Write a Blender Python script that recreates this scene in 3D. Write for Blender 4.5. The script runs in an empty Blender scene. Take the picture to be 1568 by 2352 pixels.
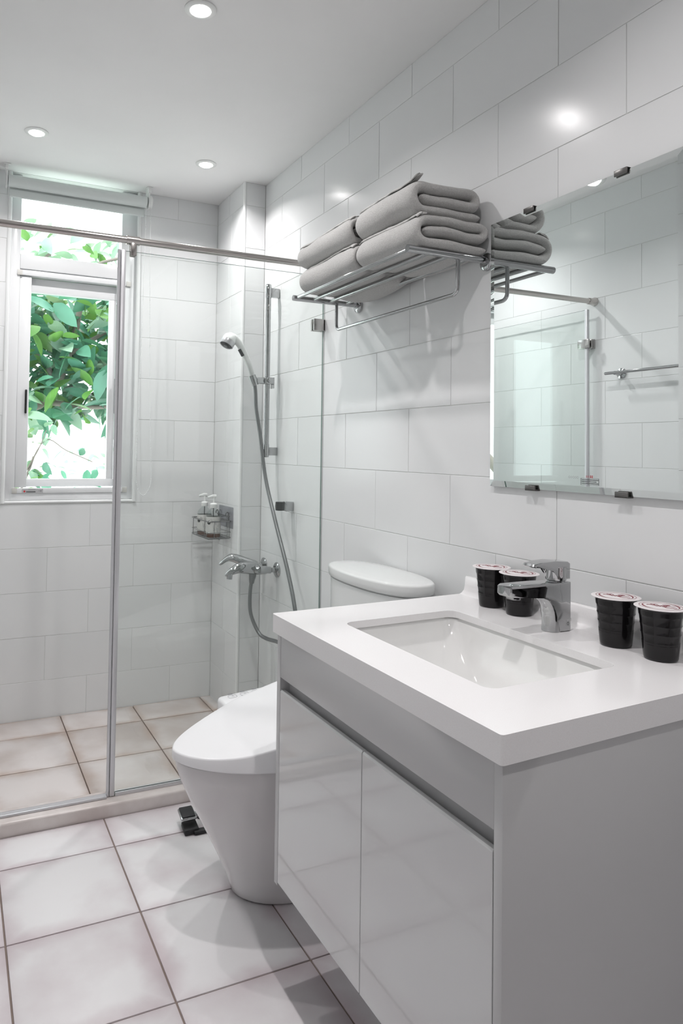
import bpy, bmesh, math, random
from mathutils import Vector, Matrix, noise
C = bpy.context.scene.collection
S = bpy.context.scene
R = random.Random(7)

# ------------------------------------------------------------------ camera
YAW, PITCH, ROLL = 0.4245, 0.0293, 0.0153
FPX, CX, CY = 1626.2, 635.03, 985.30
cam_d = bpy.data.cameras.new('camera'); cam = bpy.data.objects.new('camera', cam_d); C.objects.link(cam)
cy_, sy_, cp_, sp_, cr_, sr_ = math.cos(YAW), math.sin(YAW), math.cos(PITCH), math.sin(PITCH), math.cos(ROLL), math.sin(ROLL)
_r = Vector((cy_, -sy_, 0)); _f = Vector((sy_, cy_, 0)); _u = Vector((0, 0, 1))
_f2 = _f*cp_ + _u*sp_; _u2 = _u*cp_ - _f*sp_
_r3 = _r*cr_ + _u2*sr_; _u3 = _u2*cr_ - _r*sr_
M = Matrix((_r3, _u3, -_f2)).transposed().to_4x4(); M.translation = (-1.2983, 0.0, 1.2238)
cam.matrix_world = M
cam_d.sensor_fit = 'VERTICAL'; cam_d.sensor_height = 36.0
cam_d.lens = FPX/2352*36.0
cam_d.shift_x = (784-CX)/2352; cam_d.shift_y = (CY-1176)/2352
cam_d.clip_start = 0.02
S.camera = cam
# ------------------------------------------------------------------ sky, exposure
w = bpy.data.worlds.new('sky'); S.world = w; w.use_nodes = True
bg = w.node_tree.nodes['Background']; bg.inputs[0].default_value = (0.93, 0.97, 1.0, 1); bg.inputs[1].default_value = 4.0
S.view_settings.view_transform = 'Standard'; S.view_settings.look = 'None'
S.view_settings.exposure = 0.0; S.view_settings.gamma = 1.0; S.view_settings.use_curve_mapping = False
LAMP_W = 5.5
sd = bpy.data.lights.new('sun', 'SUN'); sd.energy = 3.0; sd.angle = 0.05; sd.color = (1, 0.96, 0.9)
so = bpy.data.objects.new('sun', sd); C.objects.link(so); so.rotation_mode = 'QUATERNION'; so.rotation_quaternion = Vector((.25, .5, -.83)).to_track_quat('-Z', 'Y')

# ------------------------------------------------------------------ helpers
def mat(name, col, rough=0.5, metal=0.0, **k):
    m = bpy.data.materials.new(name); m.use_nodes = True
    b = m.node_tree.nodes['Principled BSDF']
    b.inputs['Base Color'].default_value = (*col, 1); b.inputs['Roughness'].default_value = rough
    b.inputs['Metallic'].default_value = metal
    for a, v in k.items(): b.inputs[a.replace('_', ' ')].default_value = v
    return m
def noisy(m, scale, c1, c2, lo=0.35, hi=0.65, bump=0, bscale=None, detail=4, dist=0.002, obj=True, rnd=0.0):
    nt = m.node_tree; N = nt.nodes; L = nt.links; b = N['Principled BSDF']
    tc = N.new('ShaderNodeTexCoord'); geo = N.new('ShaderNodeNewGeometry')
    src = geo.outputs['Position'] if obj == 'world' else tc.outputs['Object']
    if rnd:
        oi = N.new('ShaderNodeObjectInfo'); mm = N.new('ShaderNodeMath'); mm.operation = 'MULTIPLY'; mm.inputs[1].default_value = 37.0
        L.new(oi.outputs['Random'], mm.inputs[0])
        va = N.new('ShaderNodeVectorMath'); va.operation = 'ADD'; L.new(src, va.inputs[0]); L.new(mm.outputs[0], va.inputs[1]); src = va.outputs[0]
    n = N.new('ShaderNodeTexNoise'); n.inputs['Scale'].default_value = scale; n.inputs['Detail'].default_value = detail
    L.new(src, n.inputs['Vector'])
    r = N.new('ShaderNodeValToRGB'); r.color_ramp.elements[0].position = lo; r.color_ramp.elements[1].position = hi
    r.color_ramp.elements[0].color = (*c1, 1); r.color_ramp.elements[1].color = (*c2, 1)
    L.new(n.outputs['Fac'], r.inputs['Fac'])
    out = r.outputs['Color']
    if rnd:
        hs = N.new('ShaderNodeHueSaturation'); mr = N.new('ShaderNodeMapRange'); mr.inputs['To Min'].default_value = 1-rnd; mr.inputs['To Max'].default_value = 1+rnd
        L.new(oi.outputs['Random'], mr.inputs['Value']); L.new(mr.outputs[0], hs.inputs['Value']); L.new(out, hs.inputs['Color']); out = hs.outputs['Color']
    L.new(out, b.inputs['Base Color'])
    if bump:
        n2 = N.new('ShaderNodeTexNoise'); n2.inputs['Scale'].default_value = bscale or scale; n2.inputs['Detail'].default_value = 3
        L.new(src, n2.inputs['Vector'])
        bp = N.new('ShaderNodeBump'); bp.inputs['Strength'].default_value = bump; bp.inputs['Distance'].default_value = dist
        L.new(n2.outputs['Fac'], bp.inputs['Height']); L.new(bp.outputs[0], b.inputs['Normal'])
    return m
def thin_glass(name, tint, f=0.06):
    m = bpy.data.materials.new(name); m.use_nodes = True; nt = m.node_tree; N = nt.nodes; L = nt.links
    N.remove(N['Principled BSDF'])
    t = N.new('ShaderNodeBsdfTransparent'); t.inputs[0].default_value = (*tint, 1)
    g = N.new('ShaderNodeBsdfGlossy'); g.inputs['Roughness'].default_value = 0.0; g.inputs[0].default_value = (0.95, 1, 0.98, 1)
    lw = N.new('ShaderNodeLayerWeight'); lw.inputs['Blend'].default_value = .5
    pw = N.new('ShaderNodeMath'); pw.operation = 'POWER'; pw.inputs[1].default_value = 5.0; L.new(lw.outputs['Facing'], pw.inputs[0])
    fr = N.new('ShaderNodeMath'); fr.operation = 'MULTIPLY_ADD'; fr.inputs[1].default_value = .9; fr.inputs[2].default_value = .035; L.new(pw.outputs[0], fr.inputs[0])
    mx = N.new('ShaderNodeMixShader'); L.new(fr.outputs[0], mx.inputs[0]); L.new(t.outputs[0], mx.inputs[1]); L.new(g.outputs[0], mx.inputs[2])
    L.new(mx.outputs[0], N['Material Output'].inputs[0])
    return m
MT = {}
MT['tile'] = noisy(mat('wall_tile', (.78, .79, .79), 0.19, Specular_IOR_Level=0.3), 2.0, (.745, .757, .762), (.775, .782, .787), bump=0.10, bscale=6, dist=0.003, rnd=0.012)
MT['grout'] = mat('wall_grout', (.66, .67, .66), 0.85)
MT['bull'] = mat('white_bullnose', (.80, .81, .81), 0.15)
MT['ceil'] = noisy(mat('ceiling_paint', (.82, .83, .83), 0.8), 3, (.85, .845, .845), (.87, .865, .865))
MT['ftile'] = noisy(mat('floor_tile', (.6, .57, .57), 0.38), 3.2, (.66, .61, .63), (.79, .78, .79), lo=.34, hi=.56, bump=0.12, bscale=140, detail=6, dist=.0006, rnd=0.03)
MT['stile'] = noisy(mat('shower_floor_tile', (.6, .57, .57), 0.4), 3.6, (.52, .465, .44), (.68, .64, .63), lo=.32, hi=.58, bump=0.15, bscale=120, detail=6, dist=.0006, rnd=0.03)
def edge_stain(m, col, amt):
    nt = m.node_tree; N = nt.nodes; L = nt.links; b = N['Principled BSDF']; cur = b.inputs['Base Color'].links[0].from_socket
    tc = N.new('ShaderNodeTexCoord'); sb = N.new('ShaderNodeVectorMath'); sb.operation = 'SUBTRACT'; sb.inputs[1].default_value = (.5, .5, .5); L.new(tc.outputs['Generated'], sb.inputs[0])
    ab = N.new('ShaderNodeVectorMath'); ab.operation = 'ABSOLUTE'; L.new(sb.outputs[0], ab.inputs[0])
    sx = N.new('ShaderNodeSeparateXYZ'); L.new(ab.outputs[0], sx.inputs[0])
    mxn = N.new('ShaderNodeMath'); mxn.operation = 'MAXIMUM'; L.new(sx.outputs[0], mxn.inputs[0]); L.new(sx.outputs[1], mxn.inputs[1])
    oi = N.new('ShaderNodeObjectInfo'); mm = N.new('ShaderNodeVectorMath'); mm.operation = 'SCALE'; mm.inputs['Scale'].default_value = 1.0; L.new(tc.outputs['Object'], mm.inputs[0])
    ad = N.new('ShaderNodeVectorMath'); ad.operation = 'ADD'; L.new(mm.outputs[0], ad.inputs[0]); L.new(oi.outputs['Location'], ad.inputs[1])
    n = N.new('ShaderNodeTexNoise'); n.inputs['Scale'].default_value = 5.0; n.inputs['Detail'].default_value = 5; L.new(ad.outputs[0], n.inputs['Vector'])
    ma = N.new('ShaderNodeMath'); ma.operation = 'MULTIPLY_ADD'; ma.inputs[1].default_value = .42; L.new(n.outputs['Fac'], ma.inputs[0]); L.new(mxn.outputs[0], ma.inputs[2])
    r = N.new('ShaderNodeMapRange'); r.interpolation_type = 'SMOOTHSTEP'; r.inputs['From Min'].default_value = .56; r.inputs['From Max'].default_value = .78; r.inputs['To Max'].default_value = amt; L.new(ma.outputs[0], r.inputs['Value'])
    mx = N.new('ShaderNodeMix'); mx.data_type = 'RGBA'; L.new(r.outputs[0], mx.inputs[0]); L.new(cur, mx.inputs[6]); mx.inputs[7].default_value = (*col, 1)
    L.new(mx.outputs[2], b.inputs['Base Color'])
edge_stain(MT['ftile'], (.52, .43, .46), .75)
edge_stain(MT['stile'], (.42, .31, .25), .8)
MT['fgrout'] = mat('floor_grout', (.24, .19, .165), 0.9)
MT['curb'] = noisy(mat('curb_stone', (.6, .55, .52), 0.25), 9, (.56, .50, .475), (.68, .635, .615), detail=6)
MT['chrome'] = mat('chrome', (.46, .465, .47), 0.05, 1.0)
MT['wire'] = mat('dull_chrome_wire', (.30, .30, .30), 0.15, 1.0)
MT['steel'] = mat('brushed_steel', (.55, .52, .50), 0.2, 1.0)
MT['clipm'] = mat('nickel', (.45, .44, .43), 0.22, 1.0)
MT['clipd'] = mat('dark_nickel', (.16, .155, .15), 0.3, .8)
MT['alu'] = mat('aluminium', (.62, .62, .64), 0.28, 0.45)
MT['pvc'] = mat('white_window_vinyl', (.80, .81, .82), 0.16)
MT['pvcg'] = mat('grey_shadow_vinyl', (.62, .63, .65), 0.25)
MT['beige'] = mat('beige_plug', (.62, .61, .58), 0.5)
MT['black'] = mat('black_plastic', (.012, .012, .013), 0.25)
MT['rubber'] = mat('black_rubber', (.012, .012, .014), 0.6)
MT['glass'] = thin_glass('shower_glass', (.965, .98, .973))
MT['wglass'] = thin_glass('window_glass', (.97, .985, .98))
MT['gedge'] = mat('glass_edge', (.10, .17, .145), 0.15)
MT['mirror'] = mat('mirror', (.86, .90, .893), 0.0, 1.0)
MT['medge'] = mat('mirror_edge', (.12, .16, .15), 0.3)
MT['gloss'] = mat('gloss_lacquer', (.665, .67, .675), 0.045, Coat_Weight=0.4, Coat_Roughness=0.02)
MT['satin'] = mat('satin_lacquer', (.545, .545, .55), 0.3)
MT['counter'] = noisy(mat('solid_surface', (.8, .78, .78), 0.17), 900, (.84, .825, .83), (.88, .87, .875), lo=.3, hi=.6, detail=1, obj='world')
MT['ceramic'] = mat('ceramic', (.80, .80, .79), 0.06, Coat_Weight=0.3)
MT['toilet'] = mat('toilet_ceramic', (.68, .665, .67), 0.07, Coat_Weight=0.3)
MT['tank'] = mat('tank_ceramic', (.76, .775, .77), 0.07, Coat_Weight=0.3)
MT['lid'] = mat('seat_plastic', (.84, .84, .855), 0.14)
MT['ink'] = mat('grey_ink', (.25, .25, .27), 0.5)
MT['towel'] = noisy(mat('terry', (.60, .59, .57), 0.95, Sheen_Weight=0.3), 300, (.43, .425, .415), (.52, .515, .505), bump=0.9, bscale=420, detail=3, dist=.002)
MT['hem'] = mat('towel_hem', (.46, .455, .445), 0.9)
MT['cup'] = mat('black_gloss_plastic', (.008, .007, .008), 0.14, Specular_IOR_Level=0.35)
MT['cuplid'] = mat('paper_lid', (.78, .74, .745), 0.45)
MT['red'] = mat('dark_red_print', (.19, .008, .022), 0.5)
MT['redb'] = mat('red_print', (.62, .05, .06), 0.5)
MT['hose'] = mat('grey_hose', (.22, .225, .23), 0.28, 0.7)
MT['shw'] = mat('shower_white', (.76, .78, .77), 0.2)
MT['dgrey'] = mat('dark_grey_rubber', (.05, .05, .055), 0.5)
MT['blind'] = mat('blind_fabric', (.66, .70, .69), 0.7)
MT['bead'] = mat('bead_plastic', (.80, .81, .81), 0.3)
MT['sticker'] = mat('silver_sticker', (.50, .50, .51), 0.4)
MT['text'] = mat('black_print', (.03, .035, .035), 0.5)
MT['bottle'] = thin_glass('clear_bottle', (.90, .92, .92))
MT['label'] = noisy(mat('bottle_label', (.5, .5, .49), 0.6), 60, (.36, .36, .35), (.60, .60, .58), lo=.3, hi=.42)
MT['liquid'] = mat('amber_liquid', (.10, .03, .012), 0.1)
MT['white'] = mat('white_plastic', (.80, .81, .80), 0.3)
MT['lens'] = mat('lit_lens', (1, 1, 1), 0.5); _b = MT['lens'].node_tree.nodes['Principled BSDF']; _b.inputs['Emission Color'].default_value = (1, .98, .96, 1); _b.inputs['Emission Strength'].default_value = 14
MT['bark'] = mat('branch_bark', (.17, .15, .13), 0.8)
MT['house'] = mat('house_wall', (.80, .80, .80), 0.8)
MT['hgrey'] = mat('house_frame', (.55, .57, .60), 0.6)
def leafmat(n, a, b):
    m = noisy(mat(n, a, 0.35), 6, a, b, rnd=0.25)
    p = m.node_tree.nodes['Principled BSDF']; p.inputs['Specular IOR Level'].default_value = 0.6
    nt = m.node_tree; N = nt.nodes; L = nt.links
    tr = N.new('ShaderNodeBsdfTranslucent'); tr.inputs[0].default_value = (b[0]*1.1, b[1]*1.1, b[2]*.8, 1)
    mx = N.new('ShaderNodeMixShader'); mx.inputs[0].default_value = .3
    L.new(p.outputs[0], mx.inputs[1]); L.new(tr.outputs[0], mx.inputs[2]); L.new(mx.outputs[0], N['Material Output'].inputs[0])
    return m
LEAFM = [leafmat('leaf_teal', (.05, .17, .115), (.09, .27, .19)), leafmat('leaf_green', (.055, .17, .035), (.13, .29, .07)), leafmat('leaf_pale', (.20, .36, .27), (.32, .48, .38))]

ORG = {}
def reg(o, p): ORG[o.name] = Vector(p)
def thing(name, label, cat, loc, group=None, kind=None):
    o = bpy.data.objects.new(name, None); C.objects.link(o); o.location = loc; reg(o, loc); o.empty_display_size = .05
    if label: o['label'] = label
    if cat: o['category'] = cat
    if group: o['group'] = group
    if kind: o['kind'] = kind
    return o
def finish(me, smooth):
    if smooth:
        me.shade_smooth(); me.set_sharp_from_angle(angle=math.radians(smooth))
def obj(name, bm, m, parent=None, smooth=40, label=None, cat=None, group=None, kind=None, origin=None):
    """link bm (world coordinates) as one mesh object"""
    me = bpy.data.meshes.new(name)
    bmesh.ops.recalc_face_normals(bm, faces=bm.faces)
    if parent is not None: org = ORG[parent.name]
    elif origin is not None: org = Vector(origin)
    else:
        xs = [v.co for v in bm.verts]
        org = Vector((sum(v.x for v in xs)/len(xs), sum(v.y for v in xs)/len(xs), min(v.z for v in xs)))
    bmesh.ops.translate(bm, verts=bm.verts, vec=-org)
    bm.to_mesh(me); bm.free(); finish(me, smooth)
    for mm in (m if isinstance(m, (list, tuple)) else [m]): me.materials.append(mm)
    o = bpy.data.objects.new(name, me); C.objects.link(o)
    if parent is not None: o.parent = parent
    else: o.location = org
    reg(o, org)
    if label: o['label'] = label
    if cat: o['category'] = cat
    if group: o['group'] = group
    if kind: o['kind'] = kind
    return o
def BM(): return bmesh.new()
def box(lo, hi, bev=0, seg=2, bm=None, fn=None):
    bm = bm or BM()
    t = bmesh.new()
    vs = [t.verts.new((lo[0] if i & 1 == 0 else hi[0], lo[1] if i & 2 == 0 else hi[1], lo[2] if i & 4 == 0 else hi[2])) for i in range(8)]
    for f in ((0, 2, 3, 1), (4, 5, 7, 6), (0, 1, 5, 4), (2, 6, 7, 3), (0, 4, 6, 2), (1, 3, 7, 5)): t.faces.new([vs[i] for i in f])
    if bev: bmesh.ops.bevel(t, geom=t.edges[:], offset=bev, segments=seg, affect='EDGES', profile=.5)
    if fn:
        for v in t.verts: v.co = fn(v.co)
    merge(bm, t); return bm
def merge(bm, t):
    mp = {v: bm.verts.new(v.co) for v in t.verts}
    for f in t.faces:
        try: nf = bm.faces.new([mp[v] for v in f.verts]); nf.material_index = f.material_index
        except ValueError: pass
    t.free()
def crom(P, n):
    P = [Vector(p) for p in P]; Q = [P[0]*2-P[1]] + P + [P[-1]*2-P[-2]]; out = []
    for i in range(1, len(Q)-2):
        for k in range(n):
            t = k/n; a, b, c, d = Q[i-1:i+3]
            out.append(.5*((2*b)+(c-a)*t+(2*a-5*b+4*c-d)*t*t+(3*b-a-3*c+d)*t**3))
    out.append(P[-1]); return out
def tube(P, r, seg=12, bm=None, cap=True, sx=1.0, up=None, closed=False):
    """sweep a circle (radius r or list) along P; sx scales the second axis"""
    bm = bm or BM(); P = [Vector(p) for p in P]; n = len(P)
    rr = r if isinstance(r, (list, tuple)) else [r]*n
    T = [((P[(i+1) % n] if closed else P[min(i+1, n-1)])-(P[i-1] if closed else P[max(i-1, 0)])).normalized() for i in range(n)]
    ref = Vector(up) if up else (Vector((0, 0, 1)) if abs(T[0].z) < .9 else Vector((1, 0, 0)))
    a = (ref-T[0]*ref.dot(T[0])).normalized(); rings = []
    for i in range(n):
        a = (a-T[i]*a.dot(T[i])).normalized(); b = T[i].cross(a)
        rings.append([bm.verts.new(P[i]+(a*math.cos(2*math.pi*k/seg)+b*math.sin(2*math.pi*k/seg)*sx)*rr[i]) for k in range(seg)])
    for i in range(n if closed else n-1):
        A, B = rings[i], rings[(i+1) % n]
        for k in range(seg): bm.faces.new((A[k], A[(k+1) % seg], B[(k+1) % seg], B[k]))
    if cap and not closed: bm.faces.new(rings[0]); bm.faces.new(rings[-1])
    return bm
def rod(a, b, r, seg=16, bm=None): return tube([a, b], r, seg, bm)
def loft(rings, bm=None, cap0=True, cap1=True):
    bm = bm or BM(); V = [[bm.verts.new(p) for p in rg] for rg in rings]; n = len(V[0])
    for A, B in zip(V, V[1:]):
        for k in range(n): bm.faces.new((A[k], A[(k+1) % n], B[(k+1) % n], B[k]))
    if cap0: bm.faces.new(V[0])
    if cap1: bm.faces.new(V[-1])
    return bm
def lathe(prof, c, axis='z', seg=32, bm=None, fn=None, cap=True):
    c = Vector(c)
    ax = {'z': (Vector((1, 0, 0)), Vector((0, 1, 0)), Vector((0, 0, 1))), 'x': (Vector((0, 1, 0)), Vector((0, 0, 1)), Vector((1, 0, 0))), 'y': (Vector((1, 0, 0)), Vector((0, 0, 1)), Vector((0, 1, 0)))}
    if isinstance(axis, str): A, B, Z = ax[axis]
    else:
        Z = Vector(axis).normalized(); A = Z.orthogonal().normalized(); B = Z.cross(A)
    rings = []
    for r, z in prof:
        rings.append([c+Z*z+(A*math.cos(2*math.pi*k/seg)+B*math.sin(2*math.pi*k/seg))*((fn(r, z, 2*math.pi*k/seg)) if fn else r) for k in range(seg)])
    return loft(rings, bm, cap, cap)
def sup(cx, cy, a, b, n, N=48, z=0):
    out = []
    for k in range(N):
        t = 2*math.pi*k/N; c, s = math.cos(t), math.sin(t)
        out.append(Vector((cx+a*math.copysign(abs(c)**(2/n), c), cy+b*math.copysign(abs(s)**(2/n), s), z)))
    return out
def rrect(x0, x1, y0, y1, r, z, n=6):
    out = []
    for cx, cy, a0 in ((x1-r, y1-r, 0), (x0+r, y1-r, 90), (x0+r, y0+r, 180), (x1-r, y0+r, 270)):
        for k in range(n+1):
            a = math.radians(a0+90*k/n); out.append(Vector((cx+r*math.cos(a), cy+r*math.sin(a), z)))
    return out
def prism(poly, axis, a, b, bev=0, seg=2, bm=None):
    """poly: list of 2D points; axis: the extruded one"""
    def P(p, t): return {'x': (t, p[0], p[1]), 'y': (p[0], t, p[1]), 'z': (p[0], p[1], t)}[axis]
    t = bmesh.new(); A = [t.verts.new(P(p, a)) for p in poly]; B = [t.verts.new(P(p, b)) for p in poly]; n = len(poly)
    fa = t.faces.new(A); fb = t.faces.new(B)
    for k in range(n): t.faces.new((A[k], A[(k+1) % n], B[(k+1) % n], B[k]))
    if bev:
        es = [e for e in t.edges if all(f in (fa, fb) or True for f in e.link_faces) and (e in fa.edges or e in fb.edges)]
        bmesh.ops.bevel(t, geom=es, offset=bev, segments=seg, affect='EDGES', profile=.5, clamp_overlap=True)
    bm = bm or BM(); merge(bm, t); return bm

# ------------------------------------------------------------------ room dimensions
XL, YB, YF, H = -1.49, 3.3945, -0.95, 2.467       # left wall x, window wall y, wall behind y, ceiling; right wall x = 0
TH, TW = 0.2, 0.398; ROW0 = 0.9593                # tile height, width; one joint height
ZS = -0.0095                                      # shower floor
rows = []; z = ROW0-5*TH
while z < H:
    lo, hi = max(z, -0.03), min(z+TH, H)
    if hi-lo > .01: rows.append((lo, hi, round((z-ROW0)/TH)))
    z += TH
G = 0.0009; TD = 0.008
tile_cache = {}
def tile_mesh(wd, ht, dep, bev, m, key):
    k = (round(wd, 3), round(ht, 3), key)
    if k not in tile_cache:
        bm = box((0, 0, 0), (wd, -dep, ht), bev, 2)
        bmesh.ops.recalc_face_normals(bm, faces=bm.faces)
        me = bpy.data.meshes.new('tile'); bm.to_mesh(me); bm.free(); me.materials.append(m); tile_cache[k] = me
    return tile_cache[k]
def wall_tiles(wall, rects, origin, ang):
    """rects (u0,u1,v0,v1) on the wall plane; local u along the wall, -y local is into the room"""
    for (u0, u1, v0, v1) in rects:
        if u1-u0 < .012 or v1-v0 < .008: continue
        me = tile_mesh(u1-u0-2*G, v1-v0-2*G, TD, .0009, MT['tile'], 'w')
        o = bpy.data.objects.new('tile', me); C.objects.link(o); o.parent = wall
        off = Vector((math.cos(ang), math.sin(ang), 0))*(u0+G)
        jit = R.uniform(-.0002, .0002)
        nrm = Vector((-math.sin(ang), math.cos(ang), 0))
        p = Vector(origin)+off+nrm*(TD+jit)
        p.z = v0+G
        o.location = p-ORG[wall.name]
        o.rotation_euler = (R.uniform(-.0012, .0012), 0, ang+R.uniform(-.0009, .0009))
def grid(u0, u1, fam, hole=None, rws=rows):
    out = []
    for lo, hi, k in rws:
        off = fam[k % 2]; u = off+TW*math.floor((u0-off)/TW)
        while u < u1:
            a, b = max(u, u0), min(u+TW, u1); u += TW
            if b-a < .01: continue
            if hole and not (b <= hole[0] or a >= hole[1] or hi <= hole[2] or lo >= hole[3]):
                if a < hole[0]-.012: out.append((a, hole[0], lo, hi))
                if b > hole[1]+.012: out.append((hole[1], b, lo, hi))
                m0, m1 = max(a, hole[0]), min(b, hole[1])
                if lo < hole[2]-.01: out.append((m0, m1, lo, hole[2]))
                if hi > hole[3]+.01: out.append((m0, m1, hole[3], hi))
            else: out.append((a, b, lo, hi))
    return out
# surfaces of the tiles lie at the wall planes: substrate sits 4 mm behind them
ST = 0.10; SB = .0013
def struct(name, bm, m, smooth=None, origin=None):
    return obj(name, bm, m, None, smooth, kind='structure', origin=origin)
# right wall (x = 0): local u runs +y ... normal -x ; use ang=90deg => u=+y, local -y = +x ; so mirror with ang=-90 (u=-y, local -y = -x)
wr = struct('wall_right', box((SB, YF-ST, -.1), (ST, YB+ST, H)), MT['grout'], origin=(0, 0, 0))
YP, YQ = 1.8621, 1.6547
wall_tiles(wr, grid(-3.0364, -YF, (-YQ, -YP)), (0, 0, 0), -math.pi/2)
# window wall (y = YB), normal -y, u = +x (ang 0)
WX0, WX1, WZ0, WZ1 = -1.108, -0.508, 0.965, 2.466
bm = box((XL-ST, YB+SB, -.1), (WX0, YB+.14, H)); box((WX1, YB+SB, -.1), (0.0, YB+.14, H), bm=bm)
box((WX0, YB+SB, -.1), (WX1, YB+.14, WZ0), bm=bm); box((WX0, YB+SB, WZ1), (WX1, YB+.14, H), bm=bm)
wb = struct('wall_back', bm, MT['grout'], origin=(0, YB, 0))
wall_tiles(wb, grid(XL, -0.1095, (-0.906, -0.717), (WX0, WX1, WZ0, WZ1)), (0, YB, 0), 0)
# left wall, normal +x: u = +y? local -y must be +x : ang = 90deg gives u=+y, local -y -> +x
wl = struct('wall_left', box((XL-ST, YF-ST, -.1), (XL-SB, YB+ST, H)), MT['grout'], origin=(XL, 0, 0))
wall_tiles(wl, grid(YF, YB, (2.382, 2.187)), (XL, 0, 0), math.pi/2)
# wall behind the camera with a door opening closed by a door
wf = struct('wall_front', box((XL-ST, YF-ST, -.1), (ST, YF-SB, H)), MT['grout'], origin=(0, YF, 0))
wall_tiles(wf, [r for r in grid(0.0, -XL, (.1, .3), (0.35, 1.15, -.1, 2.05))], (0, YF, 0), math.pi)
d1 = struct('door_1', box((-1.15, YF-.004, 0.005), (-.35, YF+.02, 2.05), .004), mat('grey_door', (.30, .28, .27), .35), origin=(-.75, YF, 0))
obj('door_handle', rod((-1.08, YF+.02, 1.0), (-1.08, YF+.06, 1.0), .01, bm=rod((-1.08, YF+.055, 1.0), (-.97, YF+.055, 1.0), .009)), MT['steel'], d1)
# pilaster in the corner
PX, PY = -0.1095, 3.0364
wc = struct('wall_corner', box((PX+SB, PY+SB, -.03), (0, YB, H)), MT['grout'], origin=(PX, PY, 0))
wall_tiles(wc, [(0.012, -PX, lo, hi) for lo, hi, k in rows], (PX, PY, 0), 0)
wall_tiles(wc, [r for lo, hi, k in rows for r in ((-YB, -PY-.19 if k % 2 else -PY-.16, lo, hi), (-PY-.19 if k % 2 else -PY-.16, -PY-.012, lo, hi))], (PX, 0, 0), -math.pi/2)
bm = BM(); prof = [(PX+.001, PY+.013)]
for k in range(7):
    a = math.radians(180+90*k/6); prof.append((PX+.008+.010*math.cos(a), PY+.008+.010*math.sin(a)))
prof += [(PX+.013, PY+.001), (PX+.013, PY+.013)]
tr = obj('trim_1', prism(prof, 'z', -.02, H), MT['bull'], None, 60, kind='structure')
# ceiling
struct('ceiling', box((XL-ST, YF-ST, H), (ST, YB+.14, H+.1)), MT['ceil'], origin=(0, 0, H))
# ------------------------------------------------------------------ floor
fl = struct('floor', box((XL-ST, YF-ST, -.12), (ST, YB+ST, -.016)), MT['fgrout'], origin=(0, 0, -.016))
FX, FY, FT, GG = -0.823, 2.2094, 0.3333, 0.0021
def floor_tiles(x0, x1, y0, y1, fx, fy, ztop, m, key):
    i = math.floor((x0-fx)/FT)
    while fx+i*FT < x1:
        a, b = max(fx+i*FT, x0), min(fx+(i+1)*FT, x1); i += 1
        j = math.floor((y0-fy)/FT)
        while fy+j*FT < y1:
            c, d = max(fy+j*FT, y0), min(fy+(j+1)*FT, y1); j += 1
            if b-a < .012 or d-c < .012: continue
            k = (round(b-a, 3), round(d-c, 3), key)
            if k not in tile_cache:
                t = box((0, 0, -.009), (b-a-2*GG, d-c-2*GG, 0), .0018, 2)
                bmesh.ops.recalc_face_normals(t, faces=t.faces)
                me = bpy.data.meshes.new('floor_tile'); t.to_mesh(me); t.free(); me.materials.append(m); finish(me, 30); tile_cache[k] = me
            o = bpy.data.objects.new('floor_tile', tile_cache[k]); C.objects.link(o); o.parent = fl
            o.location = Vector((a+GG, c+GG, ztop+R.uniform(-.0005, .0005)))-ORG[fl.name]
            o.rotation_euler = (R.uniform(-.0015, .0015), R.uniform(-.0015, .0015), 0)
obj('grout_bed', box((XL, YF, -.02), (0, 2.40, -.0035)), MT['fgrout'], fl, None)
floor_tiles(XL, 0, YF, 2.3885, FX, FY, 0.0, MT['ftile'], 'f')
floor_tiles(XL, -.001, 2.485, YB, -0.8318, 3.1937, ZS, MT['stile'], 's')
# curb under the screen
cb = obj('trim_2', box((XL, 2.3885, -.015), (0, 2.487, 0.0435), .008, 3), MT['curb'], None, 40, kind='structure')
# ------------------------------------------------------------------ window
wn = thing('window_1', None, None, (-.8, YB, WZ0), kind='structure')
FR = YB+.022                       # face of the fixed frame
bm = BM()
for lo, hi in (((WX0+.012, FR, WZ0+.010), (-1.052, FR+.07, WZ1)), ((-.592, FR, WZ0+.010), (WX1-.012, FR+.07, WZ1)),):
    box(lo, hi, .003, 2, bm)
obj('frame_jamb', bm, MT['pvc'], wn, 30)
bm = box((-1.052, FR, 2.036), (-.592, FR+.07, 2.102), .003); obj('transom', bm, MT['pvc'], wn, 30)
obj('frame_head', box((-1.052, FR+.02, 2.4605), (-.592, FR+.07, WZ1), .001), MT['pvc'], wn, 30)
obj('frame_foot', box((-1.070, FR-.002, WZ0+.010), (-.540, FR+.07, 1.008), .003), MT['pvc'], wn, 30)
bm = box((-1.066, FR-.006, 1.008), (-.544, FR+.004, 1.032), .002); box((-1.066, FR+.004, 1.012), (-.544, FR+.06, 1.028), .002, bm=bm)
obj('sliding_track', bm, MT['pvc'], wn, 30)
obj('upper_track', box((-1.066, FR-.004, 2.006), (-.544, FR+.06, 2.030), .002), MT['pvc'], wn, 30)
for x in (-1.064, -.566):
    obj('track_plug', box((x, FR-.009, 1.008), (x+.022, FR-.005, 1.033), .001), MT['beige'], wn, 30)
    obj('track_plug', box((x, FR-.008, 2.004), (x+.022, FR-.003, 2.028), .001), MT['beige'], wn, 30)
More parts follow.
